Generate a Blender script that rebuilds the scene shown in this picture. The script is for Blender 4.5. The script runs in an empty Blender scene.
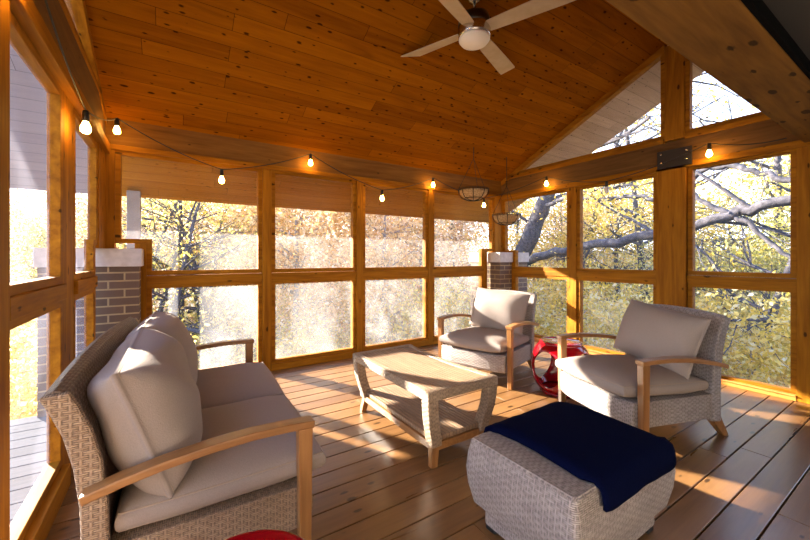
import bpy, bmesh, math, random
from mathutils import Vector, Matrix
R = math.radians
PI = math.pi
SC = bpy.context.scene
COL = SC.collection

# ------------------------------------------------------------------ camera, light, exposure
cam_d = bpy.data.cameras.new('camera')
cam = bpy.data.objects.new('camera', cam_d)
COL.objects.link(cam)
cam.location = (0, 0, 1.2)
cam.rotation_euler = (R(90), 0, R(-32.9))
cam_d.sensor_width = 36
cam_d.lens = 361.5 / 810 * 36
cam_d.shift_y = -13 / 810
cam_d.clip_start = 0.05
cam_d.clip_end = 300
SC.camera = cam

SC.view_settings.view_transform = 'Standard'
SC.view_settings.look = 'None'
SC.view_settings.exposure = 0.0
SC.view_settings.gamma = 1
SC.view_settings.use_curve_mapping = False

world = bpy.data.worlds.new('sky')
SC.world = world
world.use_nodes = True
wn = world.node_tree
wn.nodes.clear()
wo = wn.nodes.new('ShaderNodeOutputWorld')
wb = wn.nodes.new('ShaderNodeBackground')
wt = wn.nodes.new('ShaderNodeTexCoord')
ws = wn.nodes.new('ShaderNodeSeparateXYZ')
wr = wn.nodes.new('ShaderNodeValToRGB')
wn.links.new(wt.outputs['Generated'], ws.inputs[0])
wn.links.new(ws.outputs['Z'], wr.inputs[0])
wn.links.new(wr.outputs[0], wb.inputs[0])
wn.links.new(wb.outputs[0], wo.inputs[0])
cr = wr.color_ramp
cr.elements[0].position = 0.0
cr.elements[0].color = (0.86, 0.90, 1.0, 1)
cr.elements[1].position = 0.75
cr.elements[1].color = (0.22, 0.42, 0.95, 1)
e_ = cr.elements.new(0.25)
e_.color = (0.66, 0.78, 1.0, 1)
wb.inputs[1].default_value = 4.2

sun_d = bpy.data.lights.new('sun', 'SUN')
sun_d.energy = 46.0
sun_d.color = (1.0, 0.89, 0.73)
sun_d.angle = R(0.8)
sun = bpy.data.objects.new('sun', sun_d)
COL.objects.link(sun)
SUN_DIR = Vector((0.53, -1.0, -0.415)).normalized()
sun.rotation_euler = SUN_DIR.to_track_quat('-Z', 'Y').to_euler()
sun.location = (-4, 10, 6)

# warm fill light added out of view behind the camera
al_d = bpy.data.lights.new('warm_fill', 'AREA')
al_d.energy = 6
al_d.color = (1.0, 0.74, 0.48)
al_d.shape = 'RECTANGLE'
al_d.size = 1.6
al_d.size_y = 0.6
al = bpy.data.objects.new('warm_fill', al_d)
COL.objects.link(al)
al.location = (0.9, -0.75, 2.1)
al.rotation_euler = (R(38), 0, R(-20))


# ------------------------------------------------------------------ node helpers
def new_mat(name):
    m = bpy.data.materials.new(name)
    m.use_nodes = True
    nt = m.node_tree
    nt.nodes.clear()
    out = nt.nodes.new('ShaderNodeOutputMaterial')
    return m, nt, out


def nd(nt, typ, ins=None, **props):
    n = nt.nodes.new(typ)
    for k, v in props.items():
        setattr(n, k, v)
    if ins:
        for k, v in ins.items():
            s = n.inputs[k]
            if isinstance(v, bpy.types.NodeSocket):
                nt.links.new(v, s)
            else:
                s.default_value = v
    return n


def mth(nt, op, a, b=None, c=None):
    n = nt.nodes.new('ShaderNodeMath')
    n.operation = op
    for i, v in enumerate((a, b, c)):
        if v is None:
            continue
        if isinstance(v, bpy.types.NodeSocket):
            nt.links.new(v, n.inputs[i])
        else:
            n.inputs[i].default_value = v
    return n.outputs[0]


def mixc(nt, f, a, b, mode='MIX'):
    n = nt.nodes.new('ShaderNodeMix')
    n.data_type = 'RGBA'
    n.blend_type = mode
    for i, v in ((0, f), (6, a), (7, b)):
        if isinstance(v, bpy.types.NodeSocket):
            nt.links.new(v, n.inputs[i])
        else:
            n.inputs[i].default_value = (tuple(v) + (1,)) if i and len(v) == 3 else v
    return n.outputs[2]


def ramp(nt, f, stops):
    n = nt.nodes.new('ShaderNodeValToRGB')
    nt.links.new(f, n.inputs[0])
    el = n.color_ramp.elements
    while len(el) > 1:
        el.remove(el[0])
    el[0].position = stops[0][0]
    c = stops[0][1]
    el[0].color = tuple(c) + (1,) if len(c) == 3 else c
    for p, c in stops[1:]:
        e = el.new(p)
        e.color = tuple(c) + (1,) if len(c) == 3 else c
    return n.outputs[0]


def g1(v):
    return (v, v, v)


def bsdf(nt, out, color, rough=0.5, bump=None, bstr=0.3, bdist=0.01, **kw):
    p = nt.nodes.new('ShaderNodeBsdfPrincipled')
    for k, v in (('Base Color', color), ('Roughness', rough)):
        if isinstance(v, bpy.types.NodeSocket):
            nt.links.new(v, p.inputs[k])
        else:
            p.inputs[k].default_value = (tuple(v) + (1,)) if k == 'Base Color' else v
    for k, v in kw.items():
        p.inputs[k.replace('_', ' ')].default_value = v
    if bump is not None:
        b = nd(nt, 'ShaderNodeBump', {'Strength': bstr, 'Distance': bdist, 'Height': bump})
        nt.links.new(b.outputs[0], p.inputs['Normal'])
    nt.links.new(p.outputs[0], out.inputs[0])
    return p


def wood(name, light, dark, axis='X', boards=None, knots=1.0, rough=0.5, island=False, spec=0.5, slope=1.0):
    """grain runs along AXIS; boards=(across axis, pitch, board length)"""
    m, nt, out = new_mat(name)
    co = nd(nt, 'ShaderNodeTexCoord').outputs['Object']
    sep = nd(nt, 'ShaderNodeSeparateXYZ', {0: co})
    if island:
        geo = nd(nt, 'ShaderNodeNewGeometry')
        rnd = geo.outputs['Random Per Island']
        off = mth(nt, 'MULTIPLY', rnd, 37.0)
    else:
        rnd = None
        off = None
    gap = None
    if boards:
        ax, pitch, blen = boards
        v = mth(nt, 'DIVIDE', sep.outputs[ax], pitch / slope)
        iv = mth(nt, 'FLOOR', v)
        fv = mth(nt, 'FRACT', v)
        w1 = nd(nt, 'ShaderNodeTexWhiteNoise', {'W': iv}, noise_dimensions='1D').outputs['Value']
        u = mth(nt, 'ADD', mth(nt, 'DIVIDE', sep.outputs[axis], blen), mth(nt, 'MULTIPLY', w1, 7.3))
        iu = mth(nt, 'FLOOR', u)
        fu = mth(nt, 'FRACT', u)
        rnd = nd(nt, 'ShaderNodeTexWhiteNoise', {'W': mth(nt, 'ADD', mth(nt, 'MULTIPLY', iv, 13.7), iu)}, noise_dimensions='1D').outputs['Value']
        off = mth(nt, 'MULTIPLY', rnd, 37.0)
        gv = mth(nt, 'MINIMUM', fv, mth(nt, 'SUBTRACT', 1.0, fv))
        gu = mth(nt, 'MULTIPLY', mth(nt, 'MINIMUM', fu, mth(nt, 'SUBTRACT', 1.0, fu)), blen / pitch)
        gap = nd(nt, 'ShaderNodeMapRange', {0: mth(nt, 'MINIMUM', gv, gu), 1: 0.0, 2: 0.022, 3: 0.0, 4: 1.0}).outputs[0]
    sc = {'X': (1.2, 14, 14), 'Y': (14, 1.2, 14), 'Z': (14, 14, 1.2)}[axis]
    mp = nd(nt, 'ShaderNodeMapping', {0: co, 'Scale': sc})
    vec = mp.outputs[0]
    if off is not None:
        cmb = nd(nt, 'ShaderNodeCombineXYZ', {0: off, 1: off, 2: off})
        vec = nd(nt, 'ShaderNodeVectorMath', {0: vec, 1: cmb.outputs[0]}, operation='ADD').outputs[0]
    n1 = nd(nt, 'ShaderNodeTexNoise', {'Vector': vec, 'Scale': 1.0, 'Detail': 4.0, 'Distortion': 1.1}).outputs[0]
    n2 = nd(nt, 'ShaderNodeTexNoise', {'Vector': vec, 'Scale': 5.0, 'Detail': 3.0}).outputs[0]
    f = mth(nt, 'ADD', mth(nt, 'MULTIPLY', n1, 0.75), mth(nt, 'MULTIPLY', n2, 0.25))
    f = nd(nt, 'ShaderNodeMapRange', {0: f, 1: 0.32, 2: 0.68}).outputs[0]
    if rnd is not None:
        f = mth(nt, 'ADD', mth(nt, 'MULTIPLY', f, 0.55), mth(nt, 'MULTIPLY', rnd, 0.45))
    col = mixc(nt, f, dark, light)
    if knots:
        ks = {'X': (5.5, 13, 13), 'Y': (13, 5.5, 13), 'Z': (13, 13, 5.5)}[axis]
        km = nd(nt, 'ShaderNodeMapping', {0: co, 'Scale': ks}).outputs[0]
        if off is not None:
            km = nd(nt, 'ShaderNodeVectorMath', {0: km, 1: cmb.outputs[0]}, operation='ADD').outputs[0]
        vo = nd(nt, 'ShaderNodeTexVoronoi', {'Vector': km, 'Scale': 1.0, 'Randomness': 1.0}, voronoi_dimensions='2D' if boards else '3D')
        sel = nd(nt, 'ShaderNodeSeparateColor', {0: vo.outputs['Color']}).outputs[0]
        rad = mth(nt, 'MULTIPLY', sel, (0.12 if boards else 0.22) * knots)
        kf = nd(nt, 'ShaderNodeMapRange', {0: mth(nt, 'SUBTRACT', mth(nt, 'ADD', vo.outputs['Distance'], mth(nt, 'MULTIPLY', mth(nt, 'SUBTRACT', n2, 0.5), 0.22)), rad), 1: -0.04, 2: 0.02, 3: 1.0, 4: 0.0}).outputs[0]
        kf = mth(nt, 'MULTIPLY', kf, mth(nt, 'GREATER_THAN', sel, 0.2))
        kc = tuple(c * 0.15 for c in dark)
        col = mixc(nt, mth(nt, 'MULTIPLY', kf, 0.85), col, kc)
    h = mth(nt, 'MULTIPLY', n2, 0.15)
    if gap is not None:
        col = mixc(nt, gap, tuple(c * 0.22 for c in dark), col)
        h = mth(nt, 'ADD', h, gap)
    rg = nd(nt, 'ShaderNodeMapRange', {0: n1, 3: rough - 0.08, 4: rough + 0.1}).outputs[0]
    bsdf(nt, out, col, rg, h, 0.35, 0.006, **{'Specular_IOR_Level': spec})
    return m


def wicker(name, light, dark, nx=43.0, ny=155.0, stripe=False):
    m, nt, out = new_mat(name)
    uv = nd(nt, 'ShaderNodeUVMap').outputs[0]
    sep = nd(nt, 'ShaderNodeSeparateXYZ', {0: uv})
    U = mth(nt, 'MULTIPLY', sep.outputs[0], nx)
    V = mth(nt, 'MULTIPLY', sep.outputs[1], ny)
    row = mth(nt, 'FLOOR', V)
    sv = mth(nt, 'POWER', mth(nt, 'ABSOLUTE', mth(nt, 'SINE', mth(nt, 'MULTIPLY', V, PI))), 0.6)
    # strands go over two rows together, then under
    row2 = mth(nt, 'FLOOR', mth(nt, 'MULTIPLY', V, 0.5))
    ph = mth(nt, 'MULTIPLY', mth(nt, 'ADD', U, row2), PI)
    ov = mth(nt, 'ADD', mth(nt, 'MULTIPLY', mth(nt, 'COSINE', ph), 0.5), 0.5)
    if stripe:
        hgt = sv
    else:
        hgt = mth(nt, 'MULTIPLY', sv, mth(nt, 'POWER', ov, 0.55))
        # the upright stake shows where the strand dives under
        su = mth(nt, 'ABSOLUTE', mth(nt, 'SINE', mth(nt, 'MULTIPLY', mth(nt, 'ADD', U, 0.5), PI)))
        hgt = mth(nt, 'MAXIMUM', hgt, mth(nt, 'MULTIPLY', mth(nt, 'SUBTRACT', su, 0.72), 1.9))
    rn = nd(nt, 'ShaderNodeTexWhiteNoise', {'Vector': nd(nt, 'ShaderNodeCombineXYZ', {0: row, 1: mth(nt, 'FLOOR', mth(nt, 'MULTIPLY', U, 0.5))}).outputs[0]}, noise_dimensions='2D').outputs['Value']
    no = nd(nt, 'ShaderNodeTexNoise', {'Vector': uv, 'Scale': 7.0, 'Detail': 2.0}).outputs[0]
    f = mth(nt, 'ADD', mth(nt, 'MULTIPLY', rn, 0.45), mth(nt, 'MULTIPLY', no, 0.5))
    c = mixc(nt, f, dark, light)
    c = mixc(nt, nd(nt, 'ShaderNodeMapRange', {0: hgt, 1: 0.05, 2: 0.5}).outputs[0], tuple(x * 0.2 for x in dark), c)
    bsdf(nt, out, c, 0.5, hgt, 0.9, 0.004)
    return m


def fabric(name, c1, c2, scale=260, rough=0.9, wr=0.35, spec=0.15):
    m, nt, out = new_mat(name)
    co = nd(nt, 'ShaderNodeTexCoord').outputs['Object']
    n = nd(nt, 'ShaderNodeTexNoise', {'Vector': co, 'Scale': float(scale), 'Detail': 2.0}).outputs[0]
    n2 = nd(nt, 'ShaderNodeTexNoise', {'Vector': co, 'Scale': 5.0, 'Detail': 3.0, 'Distortion': 0.6}).outputs[0]
    c = mixc(nt, n, c1, c2)
    h = mth(nt, 'ADD', mth(nt, 'MULTIPLY', n, 0.08), mth(nt, 'MULTIPLY', n2, wr))
    bsdf(nt, out, c, rough, h, 0.6, 0.025, **{'Sheen_Weight': 0.0, 'Specular_IOR_Level': spec})
    return m


def plain(name, c, rough=0.5, metal=0.0, **kw):
    m, nt, out = new_mat(name)
    bsdf(nt, out, c, rough, Metallic=metal, **kw)
    return m


def speck(name, c1, c2, scale=30, rough=0.7, bstr=0.3):
    m, nt, out = new_mat(name)
    co = nd(nt, 'ShaderNodeTexCoord').outputs['Object']
    n = nd(nt, 'ShaderNodeTexNoise', {'Vector': co, 'Scale': float(scale), 'Detail': 5.0}).outputs[0]
    f = nd(nt, 'ShaderNodeMapRange', {0: n, 1: 0.35, 2: 0.65}).outputs[0]
    bsdf(nt, out, mixc(nt, f, c1, c2), rough, n, bstr, 0.01)
    return m


def brick(name):
    m, nt, out = new_mat(name)
    uv = nd(nt, 'ShaderNodeUVMap').outputs[0]
    b = nd(nt, 'ShaderNodeTexBrick', {'Vector': uv, 'Color1': (0.085, 0.052, 0.034, 1), 'Color2': (0.15, 0.088, 0.055, 1),
           'Mortar': (0.42, 0.31, 0.16, 1), 'Scale': 1.0, 'Mortar Size': 0.007, 'Mortar Smooth': 0.2, 'Brick Width': 0.21, 'Row Height': 0.068})
    n = nd(nt, 'ShaderNodeTexNoise', {'Vector': uv, 'Scale': 45.0, 'Detail': 4.0}).outputs[0]
    c = mixc(nt, mth(nt, 'MULTIPLY', n, 0.5), b.outputs[0], (0.15, 0.105, 0.08))
    h = mth(nt, 'SUBTRACT', mth(nt, 'MULTIPLY', n, 0.3), b.outputs['Fac'])
    bsdf(nt, out, c, 0.85, h, 0.6, 0.006)
    return m


def vinyl(name, haze, tint=(0.93, 0.93, 1.0), var=0.6, gloss=0.0):
    """clear sheet with a dusty, hazy film that scatters the daylight"""
    m, nt, out = new_mat(name)
    co = nd(nt, 'ShaderNodeTexCoord').outputs['Object']
    n = nd(nt, 'ShaderNodeTexNoise', {'Vector': nd(nt, 'ShaderNodeMapping', {0: co, 'Scale': (1.6, 1.6, 0.9)}).outputs[0], 'Scale': 1.3, 'Detail': 3.0, 'Distortion': 0.7}).outputs[0]
    n2 = nd(nt, 'ShaderNodeTexNoise', {'Vector': co, 'Scale': 60.0, 'Detail': 2.0}).outputs[0]
    f = nd(nt, 'ShaderNodeMapRange', {0: n, 1: 0.35, 2: 0.72, 3: haze * (1 - var), 4: haze * (1 + var)}).outputs[0]
    f = mth(nt, 'MULTIPLY', f, mth(nt, 'ADD', 0.7, mth(nt, 'MULTIPLY', n2, 0.6)))
    tr = nd(nt, 'ShaderNodeBsdfTransparent', {0: (1, 1, 1, 1)})
    tl = nd(nt, 'ShaderNodeBsdfTranslucent', {0: tint + (1,)})
    df = nd(nt, 'ShaderNodeBsdfDiffuse', {0: tint + (1,)})
    gl = nd(nt, 'ShaderNodeBsdfGlossy', {0: (1, 1, 1, 1), 'Roughness': 0.08})
    m1 = nd(nt, 'ShaderNodeMixShader', {0: 0.3, 1: tl.outputs[0], 2: df.outputs[0]})
    m2 = nd(nt, 'ShaderNodeMixShader', {0: f, 1: tr.outputs[0], 2: m1.outputs[0]})
    m3 = nd(nt, 'ShaderNodeMixShader', {0: gloss, 1: m2.outputs[0], 2: gl.outputs[0]})
    nt.links.new(m3.outputs[0], out.inputs[0])
    return m


def leaf(name, stops):
    m, nt, out = new_mat(name)
    g = nd(nt, 'ShaderNodeNewGeometry').outputs['Random Per Island']
    c = ramp(nt, g, stops)
    df = nd(nt, 'ShaderNodeBsdfDiffuse', {0: c})
    tl = nd(nt, 'ShaderNodeBsdfTranslucent', {0: c})
    mx = nd(nt, 'ShaderNodeMixShader', {0: 0.5, 1: df.outputs[0], 2: tl.outputs[0]})
    nt.links.new(mx.outputs[0], out.inputs[0])
    return m


def emis(name, c, s):
    m, nt, out = new_mat(name)
    e = nd(nt, 'ShaderNodeEmission', {0: c + (1,), 1: s})
    nt.links.new(e.outputs[0], out.inputs[0])
    return m


M = {}
OR_L, OR_D = (0.42, 0.175, 0.010), (0.20, 0.070, 0.003)
for a in 'XYZ':
    M['post' + a] = wood('stained_timber_' + a, OR_L, OR_D, a, knots=0.8, rough=0.6, spec=0.12)
    M['teak' + a] = wood('teak_' + a, (0.40, 0.19, 0.06), (0.21, 0.085, 0.022), a, knots=0, rough=0.34, spec=0.7)
M['header'] = wood('header_timber', (0.26, 0.12, 0.022), (0.14, 0.055, 0.008), 'X', knots=0.5, rough=0.7, spec=0.2)
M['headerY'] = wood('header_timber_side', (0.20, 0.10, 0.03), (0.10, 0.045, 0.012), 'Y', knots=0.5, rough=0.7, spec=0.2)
M['ceil'] = wood('cedar_ceiling_boards', (0.36, 0.125, 0.003), (0.17, 0.048, 0.001), 'X', boards=('Y', 0.135, 1.9), knots=1.1, rough=0.7, spec=0.03, slope=1.103)
M['soffit'] = wood('pale_soffit_boards', (0.62, 0.40, 0.24), (0.42, 0.25, 0.13), 'X', boards=('Y', 0.135, 1.9), knots=0.7, rough=0.7, spec=0.2, slope=1.103)
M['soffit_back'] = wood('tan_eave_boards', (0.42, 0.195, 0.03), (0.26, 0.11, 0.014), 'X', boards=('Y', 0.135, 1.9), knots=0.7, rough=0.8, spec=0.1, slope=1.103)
M['soffit_skytint'] = wood('skytint_soffit_boards', (0.34, 0.33, 0.44), (0.27, 0.26, 0.36), 'X', boards=('Y', 0.135, 1.9), knots=0, rough=0.8, spec=0.1, slope=1.103)  # whitish boards; the blue skylight on them is put into the colour
M['beam'] = wood('rough_sawn_beam', (0.24, 0.115, 0.02), (0.12, 0.05, 0.008), 'X', knots=1.5, rough=0.75, spec=0.2)
M['deck'] = wood('deck_boards', (0.28, 0.145, 0.055), (0.105, 0.046, 0.015), 'X', knots=0.8, rough=0.30, island=True, spec=0.75)
M['deck_out'] = wood('weathered_deck_boards', (0.10, 0.104, 0.125), (0.055, 0.056, 0.066), 'X', knots=0.5, rough=0.95, island=True, spec=0.05)
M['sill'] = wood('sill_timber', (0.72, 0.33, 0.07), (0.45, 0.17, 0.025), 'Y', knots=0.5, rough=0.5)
M['brick'] = brick('brown_brick')
M['stone'] = speck('limestone_cap', (0.48, 0.44, 0.43), (0.58, 0.54, 0.53), 22, 0.8, 0.15)
M['wick'] = wicker('sand_wicker', (0.52, 0.38, 0.26), (0.27, 0.18, 0.115))
M['wick_grey'] = wicker('grey_wicker', (0.54, 0.48, 0.46), (0.28, 0.235, 0.22), 43, 155)
M['wick_brown'] = wicker('brown_wicker', (0.22, 0.155, 0.12), (0.12, 0.08, 0.06), 60, 110)
M['weave_top'] = wicker('flat_strand_top', (0.40, 0.26, 0.16), (0.20, 0.12, 0.07), 12, 38, stripe=True)
M['fab'] = fabric('oatmeal_fabric', (0.29, 0.245, 0.225), (0.38, 0.325, 0.30))
M['fab_dark'] = fabric('piping_fabric', (0.34, 0.27, 0.22), (0.42, 0.34, 0.28), wr=0.05)
M['navy'] = fabric('navy_cloth', (0.001, 0.002, 0.014), (0.002, 0.004, 0.028), 200, 0.95, 0.15, 0.03)
M['red'] = plain('red_glaze', (0.24, 0.002, 0.006), 0.12, **{'Coat_Weight': 0.5})
M['nickel'] = plain('brushed_nickel', (0.62, 0.60, 0.57), 0.25, 1.0)
M['dark_nickel'] = plain('dark_nickel', (0.10, 0.09, 0.085), 0.3, 1.0)
M['blade'] = speck('pale_fan_blade', (0.50, 0.39, 0.24), (0.56, 0.45, 0.30), 12, 0.6, 0.05)
M['opal'] = plain('opal_glass', (0.95, 0.92, 0.86), 0.3)
M['black'] = plain('black_plastic', (0.012, 0.012, 0.012), 0.5)
M['steel'] = plain('dark_steel_plate', (0.05, 0.04, 0.035), 0.55, 0.6)
M['wire'] = plain('dark_wire', (0.03, 0.025, 0.02), 0.5, 0.4)
M['coir'] = speck('coconut_liner', (0.36, 0.22, 0.10), (0.60, 0.42, 0.22), 60, 0.95, 0.8)
M['bulb'] = emis('lit_bulb_glass', (1.0, 0.52, 0.10), 95)
M['bulb_off'] = plain('unlit_bulb_glass', (0.75, 0.75, 0.8), 0.1)
M['dark_soffit'] = plain('painted_grey_soffit', (0.05, 0.047, 0.044), 0.8)
M['siding'] = plain('house_siding', (0.42, 0.37, 0.31), 0.8)
M['grey_post'] = speck('grey_painted_post', (0.20, 0.20, 0.24), (0.25, 0.25, 0.29), 9, 0.8, 0.1)
M['vin_back'] = vinyl('hazy_vinyl_back', 0.03)
M['vin_low'] = vinyl('hazy_vinyl_low', 0.05)
M['vin_right'] = vinyl('clear_vinyl_right', 0.03, (0.85, 0.88, 1.0))
M['vin_left'] = vinyl('dusty_vinyl_left', 0.055, (0.80, 0.82, 1.0), gloss=0.0)
M['bark'] = speck('grey_bark', (0.032, 0.03, 0.038), (0.095, 0.088, 0.105), 14, 0.9, 0.8)
M['bark_pale'] = speck('pale_bark', (0.20, 0.17, 0.16), (0.40, 0.36, 0.34), 14, 0.9, 0.8)
M['leaf_gold'] = leaf('gold_leaves', [(0, (0.50, 0.30, 0.12)), (0.35, (0.78, 0.52, 0.22)), (0.7, (0.88, 0.68, 0.38)), (1, (0.92, 0.80, 0.58))])
M['leaf_yellow'] = leaf('yellow_leaves', [(0, (0.50, 0.38, 0.08)), (0.4, (0.88, 0.64, 0.10)), (0.8, (0.92, 0.76, 0.28)), (1, (0.9, 0.84, 0.6))])
M['leaf_green'] = leaf('yellow_green_leaves', [(0, (0.30, 0.28, 0.08)), (0.4, (0.58, 0.52, 0.12)), (0.8, (0.80, 0.70, 0.26)), (1, (0.86, 0.80, 0.52))])
M['leaf_rust'] = leaf('tan_leaves', [(0, (0.42, 0.27, 0.15)), (0.4, (0.68, 0.48, 0.28)), (0.8, (0.82, 0.64, 0.44)), (1, (0.9, 0.78, 0.62))])
M['ground'] = speck('leaf_litter', (0.05, 0.042, 0.024), (0.14, 0.11, 0.06), 2.5, 0.95, 0.4)


# ------------------------------------------------------------------ mesh helpers
class MB:
    def __init__(s):
        s.v, s.f, s.sm, s.uv = [], [], [], None

    def add(s, vs, fs, smooth=False):
        o = len(s.v)
        s.v += [tuple(p) for p in vs]
        s.f += [tuple(i + o for i in f) for f in fs]
        s.sm += [smooth] * len(fs)
        return s

    def box(s, x0, x1, y0, y1, z0, z1):
        vs = [(x, y, z) for x in (x0, x1) for y in (y0, y1) for z in (z0, z1)]
        return s.add(vs, [(0, 1, 3, 2), (4, 6, 7, 5), (0, 4, 5, 1), (2, 3, 7, 6), (0, 2, 6, 4), (1, 5, 7, 3)])

    def hexa(s, b, t):
        """b, t: four corners of bottom and top, counter-clockwise seen from above"""
        return s.add(list(b) + list(t), [(3, 2, 1, 0), (4, 5, 6, 7), (0, 1, 5, 4), (1, 2, 6, 5), (2, 3, 7, 6), (3, 0, 4, 7)])

    def tube(s, pts, rad, seg=8, cap=True, smooth=True):
        pts = [Vector(p) for p in pts]
        n = len(pts)
        rr = rad if isinstance(rad, (list, tuple)) else [rad] * n
        vs, fs = [], []
        prev = None
        for i in range(n):
            t = (pts[min(i + 1, n - 1)] - pts[max(i - 1, 0)])
            t = t.normalized() if t.length > 1e-9 else Vector((0, 0, 1))
            if prev is None:
                a = Vector((0, 0, 1)) if abs(t.z) < 0.9 else Vector((1, 0, 0))
                u = t.cross(a).normalized()
            else:
                u = (prev - t * prev.dot(t)).normalized()
            prev = u
            w = t.cross(u)
            for j in range(seg):
                a = 2 * PI * j / seg
                vs.append(pts[i] + (u * math.cos(a) + w * math.sin(a)) * rr[i])
        for i in range(n - 1):
            for j in range(seg):
                k = (j + 1) % seg
                fs.append((i * seg + j, i * seg + k, (i + 1) * seg + k, (i + 1) * seg + j))
        if cap:
            fs.append(tuple(range(seg))[::-1])
            fs.append(tuple((n - 1) * seg + j for j in range(seg)))
        return s.add(vs, fs, smooth)

    def lathe(s, prof, seg=32, c=(0, 0, 0), smooth=True, close=True):
        vs, fs = [], []
        for r, z in prof:
            for j in range(seg):
                a = 2 * PI * j / seg
                vs.append((c[0] + r * math.cos(a), c[1] + r * math.sin(a), c[2] + z))
        n = len(prof)
        for i in range(n - 1):
            for j in range(seg):
                k = (j + 1) % seg
                fs.append((i * seg + j, i * seg + k, (i + 1) * seg + k, (i + 1) * seg + j))
        if close:
            fs.append(tuple(range(seg))[::-1])
            fs.append(tuple((n - 1) * seg + j for j in range(seg)))
        return s.add(vs, fs, smooth)

    def ribbon(s, sections, smooth=False):
        """sections: list of closed rings with the same number of points"""
        n, k = len(sections), len(sections[0])
        vs = [p for r in sections for p in r]
        fs = []
        for i in range(n - 1):
            for j in range(k):
                q = (j + 1) % k
                fs.append((i * k + j, i * k + q, (i + 1) * k + q, (i + 1) * k + j))
        fs.append(tuple(range(k))[::-1])
        fs.append(tuple((n - 1) * k + j for j in range(k)))
        return s.add(vs, fs, smooth)

    def build(s, name, mat, parent=None, bevel=0.0, subsurf=0, uv=True, xf=None, seg=2):
        me = bpy.data.meshes.new(name)
        vs = s.v if xf is None else [tuple(xf @ Vector(p)) for p in s.v]
        me.from_pydata(vs, [], s.f)
        me.update()
        bm = bmesh.new()
        bm.from_mesh(me)
        bmesh.ops.recalc_face_normals(bm, faces=bm.faces)
        if uv:
            ul = bm.loops.layers.uv.new('UVMap')
            for f in bm.faces:
                nx, ny, nz = (abs(q) for q in f.normal)
                for lp in f.loops:
                    x, y, z = lp.vert.co
                    lp[ul].uv = (x, y) if nz > max(nx, ny) else ((y, z) if nx > ny else (x, z))
        for f, q in zip(bm.faces, s.sm):
            f.smooth = q
        bm.to_mesh(me)
        bm.free()
        me.materials.append(mat)
        o = bpy.data.objects.new(name, me)
        COL.objects.link(o)
        if parent:
            o.parent = parent
        if bevel:
            b = o.modifiers.new('bevel', 'BEVEL')
            b.width = bevel
            b.segments = seg
            b.limit_method = 'ANGLE'
        if subsurf:
            b = o.modifiers.new('sub', 'SUBSURF')
            b.levels = b.render_levels = subsurf
        return o


def empty(name, loc=(0, 0, 0), rz=0.0):
    o = bpy.data.objects.new(name, None)
    o.empty_display_size = 0.1
    COL.objects.link(o)
    o.location = loc
    o.rotation_euler = (0, 0, rz)
    return o


def tag(o, label, cat, group=None, kind=None):
    if label:
        o['label'] = label
    if cat:
        o['category'] = cat
    if group:
        o['group'] = group
    if kind:
        o['kind'] = kind
    return o


def struct(o, label=None, cat=None):
    o['kind'] = 'structure'
    if label:
        o['label'] = label
    if cat:
        o['category'] = cat
    return o


def copy_tree(o, parent=None):
    c = o.copy()
    COL.objects.link(c)
    c.parent = parent
    for ch in list(o.children):
        copy_tree(ch, c)
    return c


# ------------------------------------------------------------------ room numbers
XL, XR, YB = -0.49, 4.40, 3.98
RIDGE, ZR, SL = 1.63, 3.48, 0.465
YF = 0.60


def zc(y):
    return ZR - SL * abs(y - RIDGE)


# ---- deck floor: real boards with gaps, running on outside to the left
random.seed(3)
m = MB()
y = -1.55
while y < 3.88:
    x = -0.60
    L = 1.2 + random.random() * 2.5
    m.box(x, x + L - 0.003, y, y + 0.138, -0.035, 0.0)
    x += L
    while x < 4.55:
        L = random.choice((2.4, 3.0, 3.6, 4.2))
        m.box(x, min(x + L, 4.6) - 0.003, y, y + 0.138, -0.035, 0.0)
        x += L
    y += 0.145
struct(m.build('floor', M['deck'], bevel=0.003), 'stained wooden deck boards running across the porch', 'floor')
m = MB()
for i in range(38):
    y = -1.55 + 0.145 * i
    if y > 3.7:
        break
    m.box(-2.9, -1.75 + 0.3 * (i % 3), y, y + 0.138, -0.035, 0.0)
    m.box(-1.747 + 0.3 * (i % 3), -0.605, y, y + 0.138, -0.035, 0.0)
struct(m.build('floor_2', M['deck_out'], bevel=0.003), 'weathered grey deck boards outside the left windows', 'floor')
m = MB()
m.box(-3.0, 4.6, -1.6, 3.86, -0.16, -0.05)
struct(m.build('floor_joists', plain('dark_joists', (0.03, 0.02, 0.015), 0.9)), 'dark framing below the deck boards', 'floor')


# ---- wall frames.  place(side, s, t, z): s along the wall, t outwards
def W(side, s_, t, z):
    if side == 'back':
        return (s_, YB + t, z)
    if side == 'left':
        return (XL - t, s_, z)
    return (XR + t, s_, z)


def wbox(mb, side, s0, s1, z0, z1, t0=-0.03, t1=0.09):
    if side == 'left':
        t1 = min(t1, 0.045)
    a, b = W(side, s0, t0, z0), W(side, s1, t1, z1)
    lo = [min(p, q) for p, q in zip(a, b)]
    hi = [max(p, q) for p, q in zip(a, b)]
    mb.box(lo[0], hi[0], lo[1], hi[1], lo[2], hi[2])


def offset(poly, d):
    n = len(poly)
    area = sum(poly[i][0] * poly[(i + 1) % n][1] - poly[(i + 1) % n][0] * poly[i][1] for i in range(n))
    sg = 1 if area > 0 else -1
    res = []
    for i in range(n):
        p0, p1, p2 = poly[i - 1], poly[i], poly[(i + 1) % n]
        e1 = Vector((p1[0] - p0[0], p1[1] - p0[1])).normalized()
        e2 = Vector((p2[0] - p1[0], p2[1] - p1[1])).normalized()
        n1 = Vector((e1.y, -e1.x)) * sg
        n2 = Vector((e2.y, -e2.x)) * sg
        k = 1 + n1.dot(n2)
        mv = (n1 + n2) / max(k, 0.25)
        res.append((p1[0] + mv.x * d, p1[1] + mv.y * d))
    return res


WN = [0]


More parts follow.
